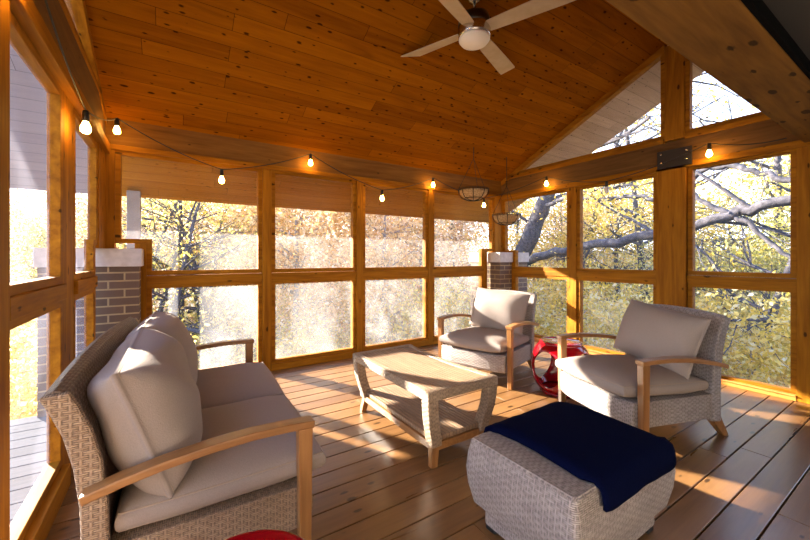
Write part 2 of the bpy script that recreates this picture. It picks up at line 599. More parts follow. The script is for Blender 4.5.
def window(side, poly, pane, w=0.04, t0=-0.012, t1=0.06, mat=None, label=None):
    WN[0] += 1
    if side == 'left':
        t1 = 0.042
    out = offset(poly, w)
    n = len(poly)
    mb = MB()
    vs, fs = [], []
    for t in (t0, t1):
        for q in (poly, out):
            vs += [W(side, a, t, z) for a, z in q]
    for i in range(n):
        j = (i + 1) % n
        a, b, c, d = 0, n, 2 * n, 3 * n
        fs += [(a + i, a + j, b + j, b + i), (c + i, d + i, d + j, c + j), (a + i, c + i, c + j, a + j), (b + i, b + j, d + j, d + i)]
    mb.add(vs, fs)
    mm = mat or (M['postX'] if side == 'back' else M['postY'])
    fr = mb.build('window_%d' % WN[0], mm, bevel=0.003)
    struct(fr, label, 'window')
    pp = offset(poly, 0.006)
    vs = [W(side, a, 0.028, z) for a, z in pp] + [W(side, a, 0.031, z) for a, z in pp]
    pm = MB().add(vs, [tuple(range(n)), tuple(range(n, 2 * n))[::-1]] + [(i, (i + 1) % n, n + (i + 1) % n, n + i) for i in range(n)])
    pm.build('window_pane', M[pane], fr)
    return fr


def rect(a, b, c, d):
    return [(a, c), (b, c), (b, d), (a, d)]


# back wall windows
window('back', [(-0.145, 1.075), (0.757, 1.075), (0.757, 2.085), (-0.366, 2.085), (-0.366, 1.36), (-0.145, 1.36)], 'vin_back', label='upper back window beside the left brick pillar, cut around its cap')
window('back', rect(0.928, 1.828, 1.075, 2.085), 'vin_back', label='second upper window of the back wall')
window('back', rect(1.992, 2.899, 1.07, 2.085), 'vin_back', label='third upper window of the back wall')
window('back', [(3.052, 1.065), (3.95, 1.065), (3.95, 1.33), (4.17, 1.33), (4.17, 2.09), (3.052, 2.09)], 'vin_back', label='upper back window beside the right brick pillar, cut around its cap')
window('back', rect(-0.145, 0.757, 0.11, 0.915), 'vin_low', label='lower back window behind the sofa arm')
window('back', rect(0.928, 1.828, 0.11, 0.915), 'vin_low', label='second lower window of the back wall')
window('back', rect(1.992, 2.899, 0.105, 0.915), 'vin_low', label='third lower window of the back wall')
window('back', rect(3.052, 3.95, 0.10, 0.915), 'vin_low', label='lower back window behind the far armchair')
# right wall windows
window('right', [(2.85, 1.055), (3.70, 1.055), (3.70, 1.30), (3.90, 1.30), (3.90, 2.07), (2.85, 2.07)], 'vin_right', label='upper right wall window nearest the corner')
window('right', rect(1.83, 2.665, 1.055, 2.07), 'vin_right', label='upper right wall window left of the wide post')
window('right', rect(0.795, 1.477, 1.06, 2.08), 'vin_right', label='upper right wall window right of the wide post')
window('right', rect(2.85, 3.70, 0.085, 0.90), 'vin_right', label='lower right wall window nearest the corner')
window('right', rect(1.83, 2.665, 0.08, 0.90), 'vin_right', label='lower right wall window behind the red stool')
window('right', rect(0.795, 1.477, 0.075, 0.90), 'vin_right', label='lower right wall window behind the near armchair')
# gable windows
window('right', [(1.76, 2.49), (3.60, 2.49), (1.76, 3.345)], 'vin_right', label='triangular gable window left of the ridge post')
window('right', [(0.86, 2.49), (1.50, 2.49), (1.50, 3.345), (0.86, 3.05)], 'vin_right', label='gable window right of the ridge post, half behind the beam')
# left wall windows
window('left', rect(1.80, 2.53, 1.10, 2.035), 'vin_left', label='upper left wall window nearest the camera')
window('left', [(2.88, 1.10), (3.47, 1.10), (3.47, 1.33), (3.60, 1.33), (3.60, 2.035), (2.88, 2.035)], 'vin_left', label='upper left wall window next to the corner')
window('left', rect(1.80, 2.53, 0.15, 0.94), 'vin_left', label='lower left wall window nearest the camera')
window('left', rect(2.88, 3.47, 0.15, 0.94), 'vin_left', label='lower left wall window next to the corner')
window('left', [(1.78, 2.56), (3.58, 2.56), (1.78, 3.33)], 'vin_left', label='left gable window above the header beam')

# back wall timber
m = MB()
for a, b in ((-0.49, -0.406), (0.797, 0.888), (1.868, 1.952), (2.939, 3.012)):
    wbox(m, 'back', a, b, 0.0, 2.14)
wbox(m, 'back', 4.21, 4.37, 1.27, 2.14)
wbox(m, 'back', -0.27, -0.185, 0.0, 1.32, -0.02)      # short posts either side of the pillars
wbox(m, 'back', 3.99, 4.06, 0.0, 1.29, -0.02)
struct(m.build('wall_back', M['postZ'], bevel=0.004), 'orange stained timber posts of the back wall', 'wall')
m = MB()
for a, b in ((-0.185, 0.797), (0.888, 1.868), (1.952, 2.939), (3.012, 3.99)):
    wbox(m, 'back', a, b, 0.955, 1.03, -0.025)
    wbox(m, 'back', a, b, 0.0, 0.07, -0.035)
struct(m.build('trim_1', M['postX'], bevel=0.004), 'horizontal rails of the back wall', 'trim')
m = MB()
wbox(m, 'back', -0.49, 4.40, 2.17, 2.42, -0.01, 0.10)
struct(m.build('trim_2', M['header'], bevel=0.004), 'weathered header beam over the back windows', 'beam')
m = MB()
wbox(m, 'back', -0.49, 4.40, 2.118, 2.165, -0.04, 0.08)
struct(m.build('trim_3', M['postX'], bevel=0.004), 'narrow ledge board under the back header', 'trim')

# right wall timber
m = MB()
wbox(m, 'right', 2.705, 2.81, 0.0, 2.14)
wbox(m, 'right', 1.52, 1.79, 0.0, 2.14, -0.05)
wbox(m, 'right', 0.45, 0.755, 0.0, 2.14, -0.04)
wbox(m, 'right', 3.74, 3.80, 0.0, 1.28, -0.02)
wbox(m, 'right', 3.94, 3.98, 1.27, 2.14)
wbox(m, 'right', 1.54, 1.72, 2.42, 3.42, -0.02)
struct(m.build('wall_right', M['postZ'], bevel=0.004), 'orange stained timber posts of the right wall and gable', 'wall')
m = MB()
for a, b in ((0.755, 1.52), (1.79, 2.705), (2.81, 3.74)):
    wbox(m, 'right', a, b, 0.94, 1.015, -0.025)
struct(m.build('trim_4', M['postY'], bevel=0.004), 'horizontal rails of the right wall', 'trim')
m = MB()
for a, b in ((0.755, 1.52), (1.79, 2.705), (2.81, 3.74)):
    wbox(m, 'right', a, b, 0.0, 0.04, -0.045)
    wbox(m, 'right', a, b, 0.04, 0.05, -0.06)
struct(m.build('baseboard_right', M['sill'], bevel=0.003), 'sunlit sill board along the foot of the right wall', 'baseboard')
m = MB()
wbox(m, 'right', 0.45, 3.98, 2.17, 2.40, -0.02, 0.10)
struct(m.build('trim_5', M['headerY'], bevel=0.004), 'dark weathered header beam over the right windows', 'beam')
m = MB()
wbox(m, 'right', 0.45, 3.98, 2.105, 2.165, -0.05, 0.08)
wbox(m, 'right', 0.82, 1.54, 2.40, 2.455, -0.03, 0.08)
wbox(m, 'right', 1.72, 3.80, 2.40, 2.455, -0.03, 0.08)
struct(m.build('trim_6', M['postY'], bevel=0.004), 'ledge boards under and over the right header', 'trim')


def rake(side, name, y0, y1, lab):
    m = MB()
    s = -1 if side == 'right' else 1
    xx = XR - 0.03 if side == 'right' else XL + 0.03
    xo = XR + 0.06 if side == 'right' else XL - 0.06
    lo, hi = min(xx, xo), max(xx, xo)
    a, b = (lo, y0), (hi, y1)
    m.hexa([(lo, y0, zc(y0) - 0.075), (hi, y0, zc(y0) - 0.075), (hi, y1, zc(y1) - 0.075), (lo, y1, zc(y1) - 0.075)],
           [(lo, y0, zc(y0) + 0.02), (hi, y0, zc(y0) + 0.02), (hi, y1, zc(y1) + 0.02), (lo, y1, zc(y1) + 0.02)])
    struct(m.build(name, M['postY'], bevel=0.003), lab, 'trim')


rake('right', 'trim_7', 1.72, 3.98, 'sloping rake board along the right gable')
rake('right', 'trim_8', 0.62, 1.54, 'rake board on the near side of the right gable')
rake('left', 'trim_9', 1.72, 3.98, 'sloping rake board along the left gable')

# left wall timber
m = MB()
wbox(m, 'left', 1.60, 1.765, 0.0, 2.14, -0.03)
wbox(m, 'left', 2.57, 2.84, 0.0, 2.14, -0.01)
wbox(m, 'left', 3.51, 3.57, 0.0, 1.30, -0.01)
wbox(m, 'left', 3.64, 3.98, 1.27, 2.14, -0.02)
wbox(m, 'left', 0.45, 0.70, 0.0, 2.14)
wbox(m, 'left', 1.54, 1.72, 2.48, 3.42, -0.02)
struct(m.build('wall_left', M['postZ'], bevel=0.004), 'orange stained timber posts of the left wall', 'wall')
m = MB()
for a, b in ((0.70, 1.60), (1.765, 2.57), (2.84, 3.51)):
    wbox(m, 'left', a, b, 0.98, 1.06, -0.03)
    wbox(m, 'left', a, b, 0.0, 0.11, -0.045)
struct(m.build('trim_10', M['postY'], bevel=0.004), 'rail and wide bottom board of the left wall', 'trim')
m = MB()
wbox(m, 'left', 0.45, 3.98, 2.17, 2.48, -0.02, 0.10)
struct(m.build('trim_11', M['headerY'], bevel=0.004), 'header beam above the left windows', 'beam')
m = MB()
wbox(m, 'left', 0.45, 3.98, 2.08, 2.165, -0.055, 0.08)
wbox(m, 'left', 0.82, 3.70, 2.48, 2.52, -0.03, 0.08)
struct(m.build('trim_12', M['postY'], bevel=0.004), 'ledge boards under and over the left header', 'trim')


# ---- roof: ceiling inside, paler soffit outside the walls
def slab(mb, x0, x1, y0, y1, dz=0.0, th=0.10):
    b = [(x0, y0, zc(y0) + dz), (x1, y0, zc(y0) + dz), (x1, y1, zc(y1) + dz), (x0, y1, zc(y1) + dz)]
    mb.hexa(b, [(p[0], p[1], p[2] + th) for p in b])


m = MB()
slab(m, XL - 0.02, XR + 0.02, RIDGE, YB + 0.02)
struct(m.build('ceiling', M['ceil']), 'orange cedar board ceiling sloping up from the back wall', 'ceiling')
m = MB()
slab(m, XL - 0.02, XR + 0.02, 0.30, RIDGE)
struct(m.build('ceiling_2', M['ceil']), 'cedar board ceiling on the near side of the ridge', 'ceiling')
m = MB()
slab(m, XL - 0.02, 5.42, YB + 0.021, 5.08)
struct(m.build('trim_16', M['soffit_back']), 'tan wooden boards under the back eave, seen through the upper windows', 'soffit')
m = MB()
slab(m, XR + 0.02, 5.42, RIDGE, YB + 0.02)
slab(m, XR + 0.02, 5.42, 0.30, RIDGE)
struct(m.build('trim_13', M['soffit']), 'pale wooden boards under the roof overhang', 'soffit')
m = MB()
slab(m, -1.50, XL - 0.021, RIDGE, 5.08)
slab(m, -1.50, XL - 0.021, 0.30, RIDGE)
struct(m.build('trim_15', M['soffit_skytint']), 'whitish boards under the left roof overhang, coloured lavender for blue skylight', 'soffit')
# ridge beam across the opening near the camera, soffit and house wall behind it
m = MB()
m.box(XL - 0.1, XR - 0.021, 0.443, 0.712, 2.135, 2.42)
MM = MB().box(XL - 0.1, XR - 0.021, 0.425, 0.4425, 2.136, 2.198)  # added strip, its black colour stands for shade on the beam's near face
struct(MM.build('beam_shade_strip', plain('beam_shade_black', (0.004, 0.004, 0.004), 0.95, Specular_IOR_Level=0.05)), 'black strip standing for shade on the near face of the beam', 'trim')
struct(m.build('trim_14', M['beam'], bevel=0.006), 'rough sawn beam with dark knots crossing the upper right', 'beam')
m = MB()
m.box(XL - 0.1, XR + 0.1, 0.50, 0.62, 2.42, 2.985)
m.box(XL - 0.1, XR + 0.1, 0.40, 0.50, 2.42, 2.89)
struct(m.build('wall_front', M['siding']), 'wall above the near beam', 'wall')
m = MB()
m.box(-1.5, 5.4, -1.6, 0.44, 2.20, 2.28)
struct(m.build('ceiling_3', M['dark_soffit']), 'dark grey painted soffit at the top right corner', 'ceiling')
m = MB()
m.box(-3.0, 6.4, -1.7, -1.6, -0.5, 3.2)
struct(m.build('wall_house', M['siding']), 'house wall behind the camera', 'wall')

# ---- steel strap on the right header
br = empty('beam_bracket', (XR - 0.02, 1.62, 2.235))
tag(br, 'dark steel plate wrapped over the header joint above the wide post', 'bracket')
m = MB()
m.box(-0.045, -0.032, -0.155, 0.15, -0.10, 0.075)
m.box(-0.045, 0.0, -0.155, 0.15, -0.108, -0.10)
m.build('plate', M['steel'], br, bevel=0.002)
for yy in (-0.11, 0.11):
    for zz in (-0.05, 0.04):
        MB().lathe([(0.010, 0), (0.010, 0.008), (0.005, 0.012)], 6).build('bolt', M['nickel'], br, xf=Matrix.Translation((-0.045, yy, zz)) @ Matrix.Rotation(R(-90), 4, 'Y'))


# ---- brick pillars
def pillar(x0, x1, label):
    r = empty('brick_pillar', ((x0 + x1) / 2, 4.07, -2.6))
    tag(r, label, 'pillar', 'brick pillars at the back corners')
    hw = (x1 - x0) / 2
    m = MB().box(-hw + 0.02, hw - 0.02, -0.31, 0.32, 0, 3.72)
    m.build('brick_shaft', M['brick'], r)
    m = MB().box(-hw, hw, -0.33, 0.34, 3.721, 3.87)
    m.build('stone_cap', M['stone'], r, bevel=0.006)
    return r


pillar(-0.86, -0.205, 'brown brick pillar with pale stone cap in the left back corner, behind the sofa')
pillar(4.10, 4.76, 'brown brick pillar with pale stone cap in the right back corner, behind the far armchair')

# downspout-like grey post out in the yard beyond the first back window
m = MB().box(-0.40, -0.28, 4.86, 4.98, -2.6, 1.915)
tag(m.build('wooden_post', M['grey_post'], bevel=0.005), 'grey square post standing outside the left back window', 'post')


# ------------------------------------------------------------------ furniture
def superpt(x, y, k):
    return x * math.sqrt(max(0, 1 - k * y * y)), y * math.sqrt(max(0, 1 - k * x * x))


def cushion(w, d, h, edge, n=18, k=0.10, pinch=0.0, seed=0, wrinkle=0.0, pw=0.5, ex=4.0):
    """rounded cushion lying flat, centre at origin; edge = height of the boxed side"""
    rnd = random.Random(seed)
    ph = [(rnd.uniform(2, 6), rnd.uniform(2, 6), rnd.uniform(0, 6)) for _ in range(4)]
    mb = MB()
    vs, idx = [], {}

    def pt(i, j, s):
        a, b = -1 + 2 * i / n, -1 + 2 * j / n
        a2 = math.copysign(abs(math.sin(a * PI / 2)) ** 0.85, a)
        b2 = math.copysign(abs(math.sin(b * PI / 2)) ** 0.85, b)
        x, y = superpt(a2, b2, k)
        if pinch:
            x = x * (1 - pinch * (1 - b2 * b2))
            y = y * (1 - pinch * (1 - a2 * a2))
        c = max(0, (1 - abs(a2) ** ex) * (1 - abs(b2) ** ex)) ** pw
        wv = sum(math.sin(p[0] * a2 + p[1] * b2 + p[2]) for p in ph) * wrinkle * c
        return (x * w / 2, y * d / 2, s * (edge / 2 + (h - edge) / 2 * c) + wv)
    for s in (1, -1):
        for i in range(n + 1):
            for j in range(n + 1):
                idx[s, i, j] = len(vs)
                vs.append(pt(i, j, s))
    fs = []
    for i in range(n):
        for j in range(n):
            fs.append((idx[1, i, j], idx[1, i + 1, j], idx[1, i + 1, j + 1], idx[1, i, j + 1]))
            fs.append((idx[-1, i, j], idx[-1, i, j + 1], idx[-1, i + 1, j + 1], idx[-1, i + 1, j]))
    loop = [(i, 0) for i in range(n)] + [(n, j) for j in range(n)] + [(n - i, n) for i in range(n)] + [(0, n - j) for j in range(n)]
    rows = [[idx[1, i, j] for i, j in loop]]
    if edge > 0.01:
        for q in (0.5, 0.0, -0.5):
            row = []
            for i, j in loop:
                x, y, z = pt(i, j, 1)
                g = 1 + 0.035 * (1 - q * q)
                row.append(len(vs))
                vs.append((x * g, y * (1 + 0.035 * (1 - q * q)), edge / 2 * q * 1.6))
            rows.append(row)
    rows.append([idx[-1, i, j] for i, j in loop])
    for a, b in zip(rows, rows[1:]):
        for i in range(len(loop)):
            j = (i + 1) % len(loop)
            fs.append((a[i], b[i], b[j], a[j]))
    mb.add(vs, fs, True)
    seams = [[vs[q] for q in rows[0]], [vs[q] for q in rows[-1]]]
    return mb, seams


def add_cushion(name, parent, xf, w, d, h, edge, **kw):
    mb, seams = cushion(w, d, h, edge, **kw)
    o = mb.build(name, M['fab'], parent, xf=xf, subsurf=1)
    pm = MB()
    for s in (seams if edge > 0.01 else seams[:1]):
        pts = [xf @ Vector(p) for p in s]
        pm.tube(pts + [pts[0]], 0.0035, 5, cap=False)
    pm.build('piping', M['fab_dark'], o)
    return o


def board(pts, w, th, x0=0.0):
    """flat board following (y,z) pts, width w along x"""
    secs = []
    for i, (y, z) in enumerate(pts):
        a = pts[max(i - 1, 0)]
        b = pts[min(i + 1, len(pts) - 1)]
        t = Vector((b[0] - a[0], b[1] - a[1])).normalized()
        n = Vector((-t.y, t.x)) * th / 2
        secs.append([(x0 - w / 2, y + n.x, z + n.y), (x0 + w / 2, y + n.x, z + n.y), (x0 + w / 2, y - n.x, z - n.y), (x0 - w / 2, y - n.x, z - n.y)])
    return MB().ribbon(secs)


def seating(name, W_, ncush, loc, depth, label, cat, wick, back_mat, seed=1, pil=(1.0, 0.49, 0.27, 0.13, 0, 0), teak='teak'):
    r = empty(name, loc, math.atan2(-depth[0], depth[1]))
    tag(r, label, cat)
    hw = W_ / 2 - 0.034
    # wicker base with curved front
    m = MB()
    secs = []
    for z, g in ((0.14, -0.010), (0.16, 0.0), (0.22, 0.006), (0.29, 0.0), (0.30, -0.01)):
        ring = []
        N = 10
        for i in range(N + 1):
            x = -hw + 2 * hw * i / N
            ring.append((x, -0.045 - g - 0.035 * (1 - (x / hw) ** 4), z))
        ring += [(hw, 0.66, z), (-hw, 0.66, z)]
        secs.append(ring)
    m.ribbon(secs)
    m.build('wicker_base', wick, r, bevel=0.004)
    # leaning back
    cl = [(0.620, 0.12), (0.618, 0.30), (0.622, 0.45), (0.636, 0.57), (0.659, 0.67), (0.690, 0.75), (0.713, 0.797)]
    m = MB()
    N = 14
    secs = []
    for i in range(N + 1):
        x = -hw + 2 * hw * i / N
        arch = 0.018 * (1 - (x / hw) ** 2)
        bow = 0.02 * (1 - (x / hw) ** 2)
        front, back = [], []
        for q, (y, z) in enumerate(cl):
            zz = z + arch * (z / 0.8) ** 3
            front.append((x, y + bow - 0.03, zz))
            back.append((x, y + bow + 0.03, zz - 0.006))
        top = [(x, cl[-1][0] + bow, cl[-1][1] + arch + 0.014)]
        secs.append(front + top + back[::-1])
    m.ribbon(secs)
    bo = m.build('backrest', back_mat, r, bevel=0.003)
    # lighter side faces of the back, woven round the edge
    for s in (-1, 1):
        m = MB()
        sec = []
        for q, (y, z) in enumerate(cl):
            wd = 0.034
            sec.append([(s * (hw - 0.012), y - wd, z + 0.004), (s * (hw + 0.014), y - wd, z + 0.004), (s * (hw + 0.014), y + wd, z - 0.002), (s * (hw - 0.012), y + wd, z - 0.002)])
        m.ribbon(sec)
        m.build('side_band', wick, r, bevel=0.008)
    for s in (-1, 1):
        xx = s * W_ / 2
        m = MB()
        m.hexa([(xx - 0.020, -0.028, 0), (xx + 0.020, -0.028, 0), (xx + 0.020, 0.014, 0), (xx - 0.020, 0.014, 0)],
               [(xx - 0.023, -0.034, 0.547), (xx + 0.023, -0.034, 0.547), (xx + 0.023, 0.020, 0.547), (xx - 0.023, 0.020, 0.547)])
        m.build('leg', M[teak + 'Z'], r, bevel=0.004)
        m = MB()
        m.hexa([(xx - s * 0.07 - 0.02, 0.72, 0), (xx - s * 0.07 + 0.02, 0.72, 0), (xx - s * 0.07 + 0.02, 0.765, 0), (xx - s * 0.07 - 0.02, 0.765, 0)],
               [(xx - s * 0.07 - 0.028, 0.59, 0.145), (xx - s * 0.07 + 0.028, 0.59, 0.145), (xx - s * 0.07 + 0.028, 0.68, 0.145), (xx - s * 0.07 - 0.028, 0.68, 0.145)])
        m.build('leg', M[teak + 'Z'], r, bevel=0.004)
        m = board([(-0.040, 0.560), (0.06, 0.565), (0.18, 0.566), (0.31, 0.557), (0.44, 0.540), (0.55, 0.519), (0.645, 0.494)], 0.062, 0.028, xx)
        m.build('armrest', M[teak + 'Y'], r, bevel=0.005)
    cw = (2 * hw - 0.01) / ncush
    for i in range(ncush):
        cx = -hw + 0.005 + cw * (i + 0.5)
        add_cushion('seat_cushion', r, Matrix.Translation((cx, 0.235, 0.363)) @ Matrix.Rotation(R(-1.5), 4, 'X'), cw - 0.016, 0.68, 0.165, 0.055, seed=seed + i, wrinkle=0.002, k=0.05, pw=0.6, ex=4)
    for i in range(ncush):
        cx = -hw + 0.005 + cw * (i + 0.5)
        fw, ph_, pt_, pe_, prot, px_ = pil
        xf = Matrix.Translation((cx + px_, 0.505, 0.625)) @ Matrix.Rotation(R(90 - 19), 4, 'X') @ Matrix.Rotation(R(prot + 1.5 * (-1) ** i), 4, 'Z')
        add_cushion('back_cushion', r, xf, cw * fw, ph_, pt_, pe_, seed=seed + 5 + i, wrinkle=0.006, pinch=0.04, k=0.03, pw=0.55 if pt_ < 0.28 else 0.42, ex=2.6 if pt_ < 0.28 else 3.4)
    return r


seating('sofa', 1.57, 2, (0.457, 2.164, 0), (-0.999, 0.042), 'two-seat wicker sofa with oatmeal cushions along the left wall', 'sofa', M['wick'], M['wick_brown'], 1, pil=(1.0, 0.46, 0.30, 0.02, 0, 0))
seating('armchair', 0.755, 1, (2.48, 2.60, 0), (0.955, 0.297), 'wicker armchair with sunlit pale cushions in front of the right brick pillar', 'armchair', M['wick_grey'], M['wick_grey'], 21, pil=(0.90, 0.43, 0.22, 0.012, -6, 0.02))
seating('armchair', 0.735, 1, (2.525, 1.40, 0), (0.949, -0.316), 'wicker armchair in shade behind the ottoman, nearest the wide wall post', 'armchair', M['wick_grey'], M['wick_grey'], 33, pil=(0.95, 0.42, 0.25, 0.012, -7.5, 0.012))


# ---- coffee table
ct = empty('coffee_table', (1.465, 2.10, 0))
tag(ct, 'wicker coffee table with slatted woven top and lower shelf on wooden feet', 'coffee table')
HX, HY = 0.275, 0.50


def tx(y, g=0.0):
    return HX - g - 0.022 * (1 - (y / HY) ** 2)


m = MB()          # rim: ring with concave long sides
N = 16
outer, inner = [], []
ys = [-HY + 2 * HY * i / N for i in range(N + 1)]
for y in ys:
    outer.append((tx(y), y))
for y in ys[::-1]:
    outer.append((-tx(y), y))
for y in ys:
    yy = y * (HY - 0.05) / HY
    inner.append((tx(y) - 0.05, yy))
for y in ys[::-1]:
    yy = y * (HY - 0.05) / HY
    inner.append((-tx(y) + 0.05, yy))
n = len(outer)


def zdip(x, y):
    return -0.012 * (1 - (y / HY) ** 2)


vs, fs = [], []
for z in (0.45, 0.392):
    for ring in (outer, inner):
        vs += [(x, y, z + zdip(x, y)) for x, y in ring]
for i in range(n):
    j = (i + 1) % n
    fs += [(i, j, n + j, n + i), (2 * n + i, 3 * n + i, 3 * n + j, 2 * n + j), (i, 2 * n + i, 2 * n + j, j), (n + i, n + j, 3 * n + j, 3 * n + i)]
m.add(vs, fs)
m.build('rim', M['wick'], ct, bevel=0.008, seg=3)
m = MB()
vs = [(x * 1.01, y * 1.01, 0.444 + zdip(x, y)) for x, y in inner] + [(x * 1.01, y * 1.01, 0.41 + zdip(x, y)) for x, y in inner]
nn = len(inner)
fs = []
for i in range(N):
    for o in (0, nn):
        fs.append((o + i, o + i + 1, o + nn - 2 - i, o + nn - 1 - i))
for i in range(nn):
    j = (i + 1) % nn
    fs.append((i, j, nn + j, nn + i))
m.add(vs, fs)
tt = m.build('tabletop', M['weave_top'], ct)
uvl = tt.data.uv_layers[0].data
for q in uvl:          # strands run along the table
    q.uv = (q.uv[1], q.uv[0])
for sx in (-1, 1):
    for sy in (-1, 1):
        secs = []
        for z, inx in ((0.395, 0.0), (0.34, 0.004), (0.27, 0.014), (0.20, 0.032), (0.15, 0.046), (0.11, 0.052)):
            cx, cy = sx * (HX - 0.038 - inx), sy * (HY - 0.038 - inx * 0.6)
            h = 0.036
            secs.append([(cx - h, cy - h, z), (cx + h, cy - h, z), (cx + h, cy + h, z), (cx - h, cy + h, z)])
        MB().ribbon(secs).build('leg', M['wick'], ct, bevel=0.008)
        cx, cy = sx * (HX - 0.09), sy * (HY - 0.07)
        ox, oy = sx * 0.022, sy * 0.018
        h, g = 0.025, 0.020
        MB().hexa([(cx + ox - g, cy + oy - g, 0), (cx + ox + g, cy + oy - g, 0), (cx + ox + g, cy + oy + g, 0), (cx + ox - g, cy + oy + g, 0)],
                  [(cx - h, cy - h, 0.125), (cx + h, cy - h, 0.125), (cx + h, cy + h, 0.125), (cx - h, cy + h, 0.125)]).build('foot', M['teakZ'], ct, bevel=0.004)
m = MB()
sx, sy = HX - 0.075, HY - 0.055
m.box(-sx - 0.012, sx + 0.012, -sy - 0.012, -sy + 0.012, 0.085, 0.13)
m.box(-sx - 0.012, sx + 0.012, sy - 0.012, sy + 0.012, 0.085, 0.13)
m.box(-sx - 0.012, -sx + 0.012, -sy + 0.012, sy - 0.012, 0.085, 0.13)
m.box(sx - 0.012, sx + 0.012, -sy + 0.012, sy - 0.012, 0.085, 0.13)
m.build('apron', M['teakY'], ct, bevel=0.004)
m = MB().box(-sx, sx, -sy, sy, 0.131, 0.16)
so = m.build('shelf', M['weave_top'], ct, bevel=0.006)
for q in so.data.uv_layers[0].data:
    q.uv = (q.uv[1], q.uv[0])

# ---- ottoman with navy cloth
ot = empty('ottoman', (1.475, 0.945, 0))
tag(ot, 'light grey wicker ottoman with bulging sides at the front', 'ottoman')


def rrect(hx, hy, r_, z, n=4):
    pts = []
    for cx, cy, a0 in ((hx - r_, hy - r_, 0), (-hx + r_, hy - r_, 90), (-hx + r_, -hy + r_, 180), (hx - r_, -hy + r_, 270)):
        for i in range(n + 1):
            a = R(a0 + 90 * i / n)
            pts.append((cx + r_ * math.cos(a), cy + r_ * math.sin(a), z))
    return pts


m = MB()
secs = [rrect(0.335, 0.228, 0.02, 0.105), rrect(0.352, 0.245, 0.022, 0.12), rrect(0.372, 0.262, 0.025, 0.20), rrect(0.378, 0.268, 0.025, 0.27),
        rrect(0.370, 0.262, 0.025, 0.34), rrect(0.360, 0.252, 0.022, 0.388), rrect(0.350, 0.243, 0.02, 0.398), rrect(0.30, 0.20, 0.02, 0.40)]
m.ribbon(secs)
m.build('wicker_body', M['wick_grey'], ot)
MB().ribbon([rrect(0.315, 0.21, 0.02, 0.03), rrect(0.315, 0.21, 0.02, 0.105)]).build('plinth', M['wick_grey'], ot)
for sx in (-1, 1):
    for sy in (-1, 1):
        MB().box(sx * 0.28 - 0.025, sx * 0.28 + 0.025, sy * 0.18 - 0.025, sy * 0.18 + 0.025, 0, 0.03).build('foot', M['black'], ot, bevel=0.003)
# cloth: profile over the top and down front/back, wavy hem
m = MB()
prof = [(-0.292, 0.325), (-0.293, 0.35), (-0.289, 0.38), (-0.278, 0.408), (-0.25, 0.424), (-0.20, 0.434), (-0.1, 0.441), (0, 0.443), (0.1, 0.441), (0.20, 0.434), (0.245, 0.424), (0.268, 0.408), (0.278, 0.38), (0.282, 0.355)]
NX = 24
vs, fs = [], []
for i in range(NX + 1):
    a = i / NX
    x = -0.245 + 0.55 * a
    e = min(a, 1 - a) * NX
    for j, (y, z) in enumerate(prof):
        q = 1 - max(0, 1 - e / 1.6) ** 2 if e < 1.6 else 1.0
        zz = z - (1 - q) * (0.022 if abs(y) < 0.25 else 0.0) + 0.0015 * math.sin(7 * x * 6 + y * 20)
        yy = y * (1 - (1 - q) * 0.015)
        if j == 0:
            zz += 0.004 * math.sin(x * 17 + 1) + 0.01 * (1 - a)
        vs.append((x + 0.006 * math.sin(y * 14), yy, zz))
P = len(prof)
for i in range(NX):
    for j in range(P - 1):
        fs.append((i * P + j, (i + 1) * P + j, (i + 1) * P + j + 1, i * P + j + 1))
m.add(vs, fs, True)
cl_ = m.build('throw_blanket', M['navy'])
cl_.location = (1.475, 0.945, 0)
sm_ = cl_.modifiers.new('thick', 'SOLIDIFY')
sm_.thickness = 0.012
sm_.offset = -1
tag(cl_, 'dark navy blanket laid over the top of the ottoman', 'blanket')


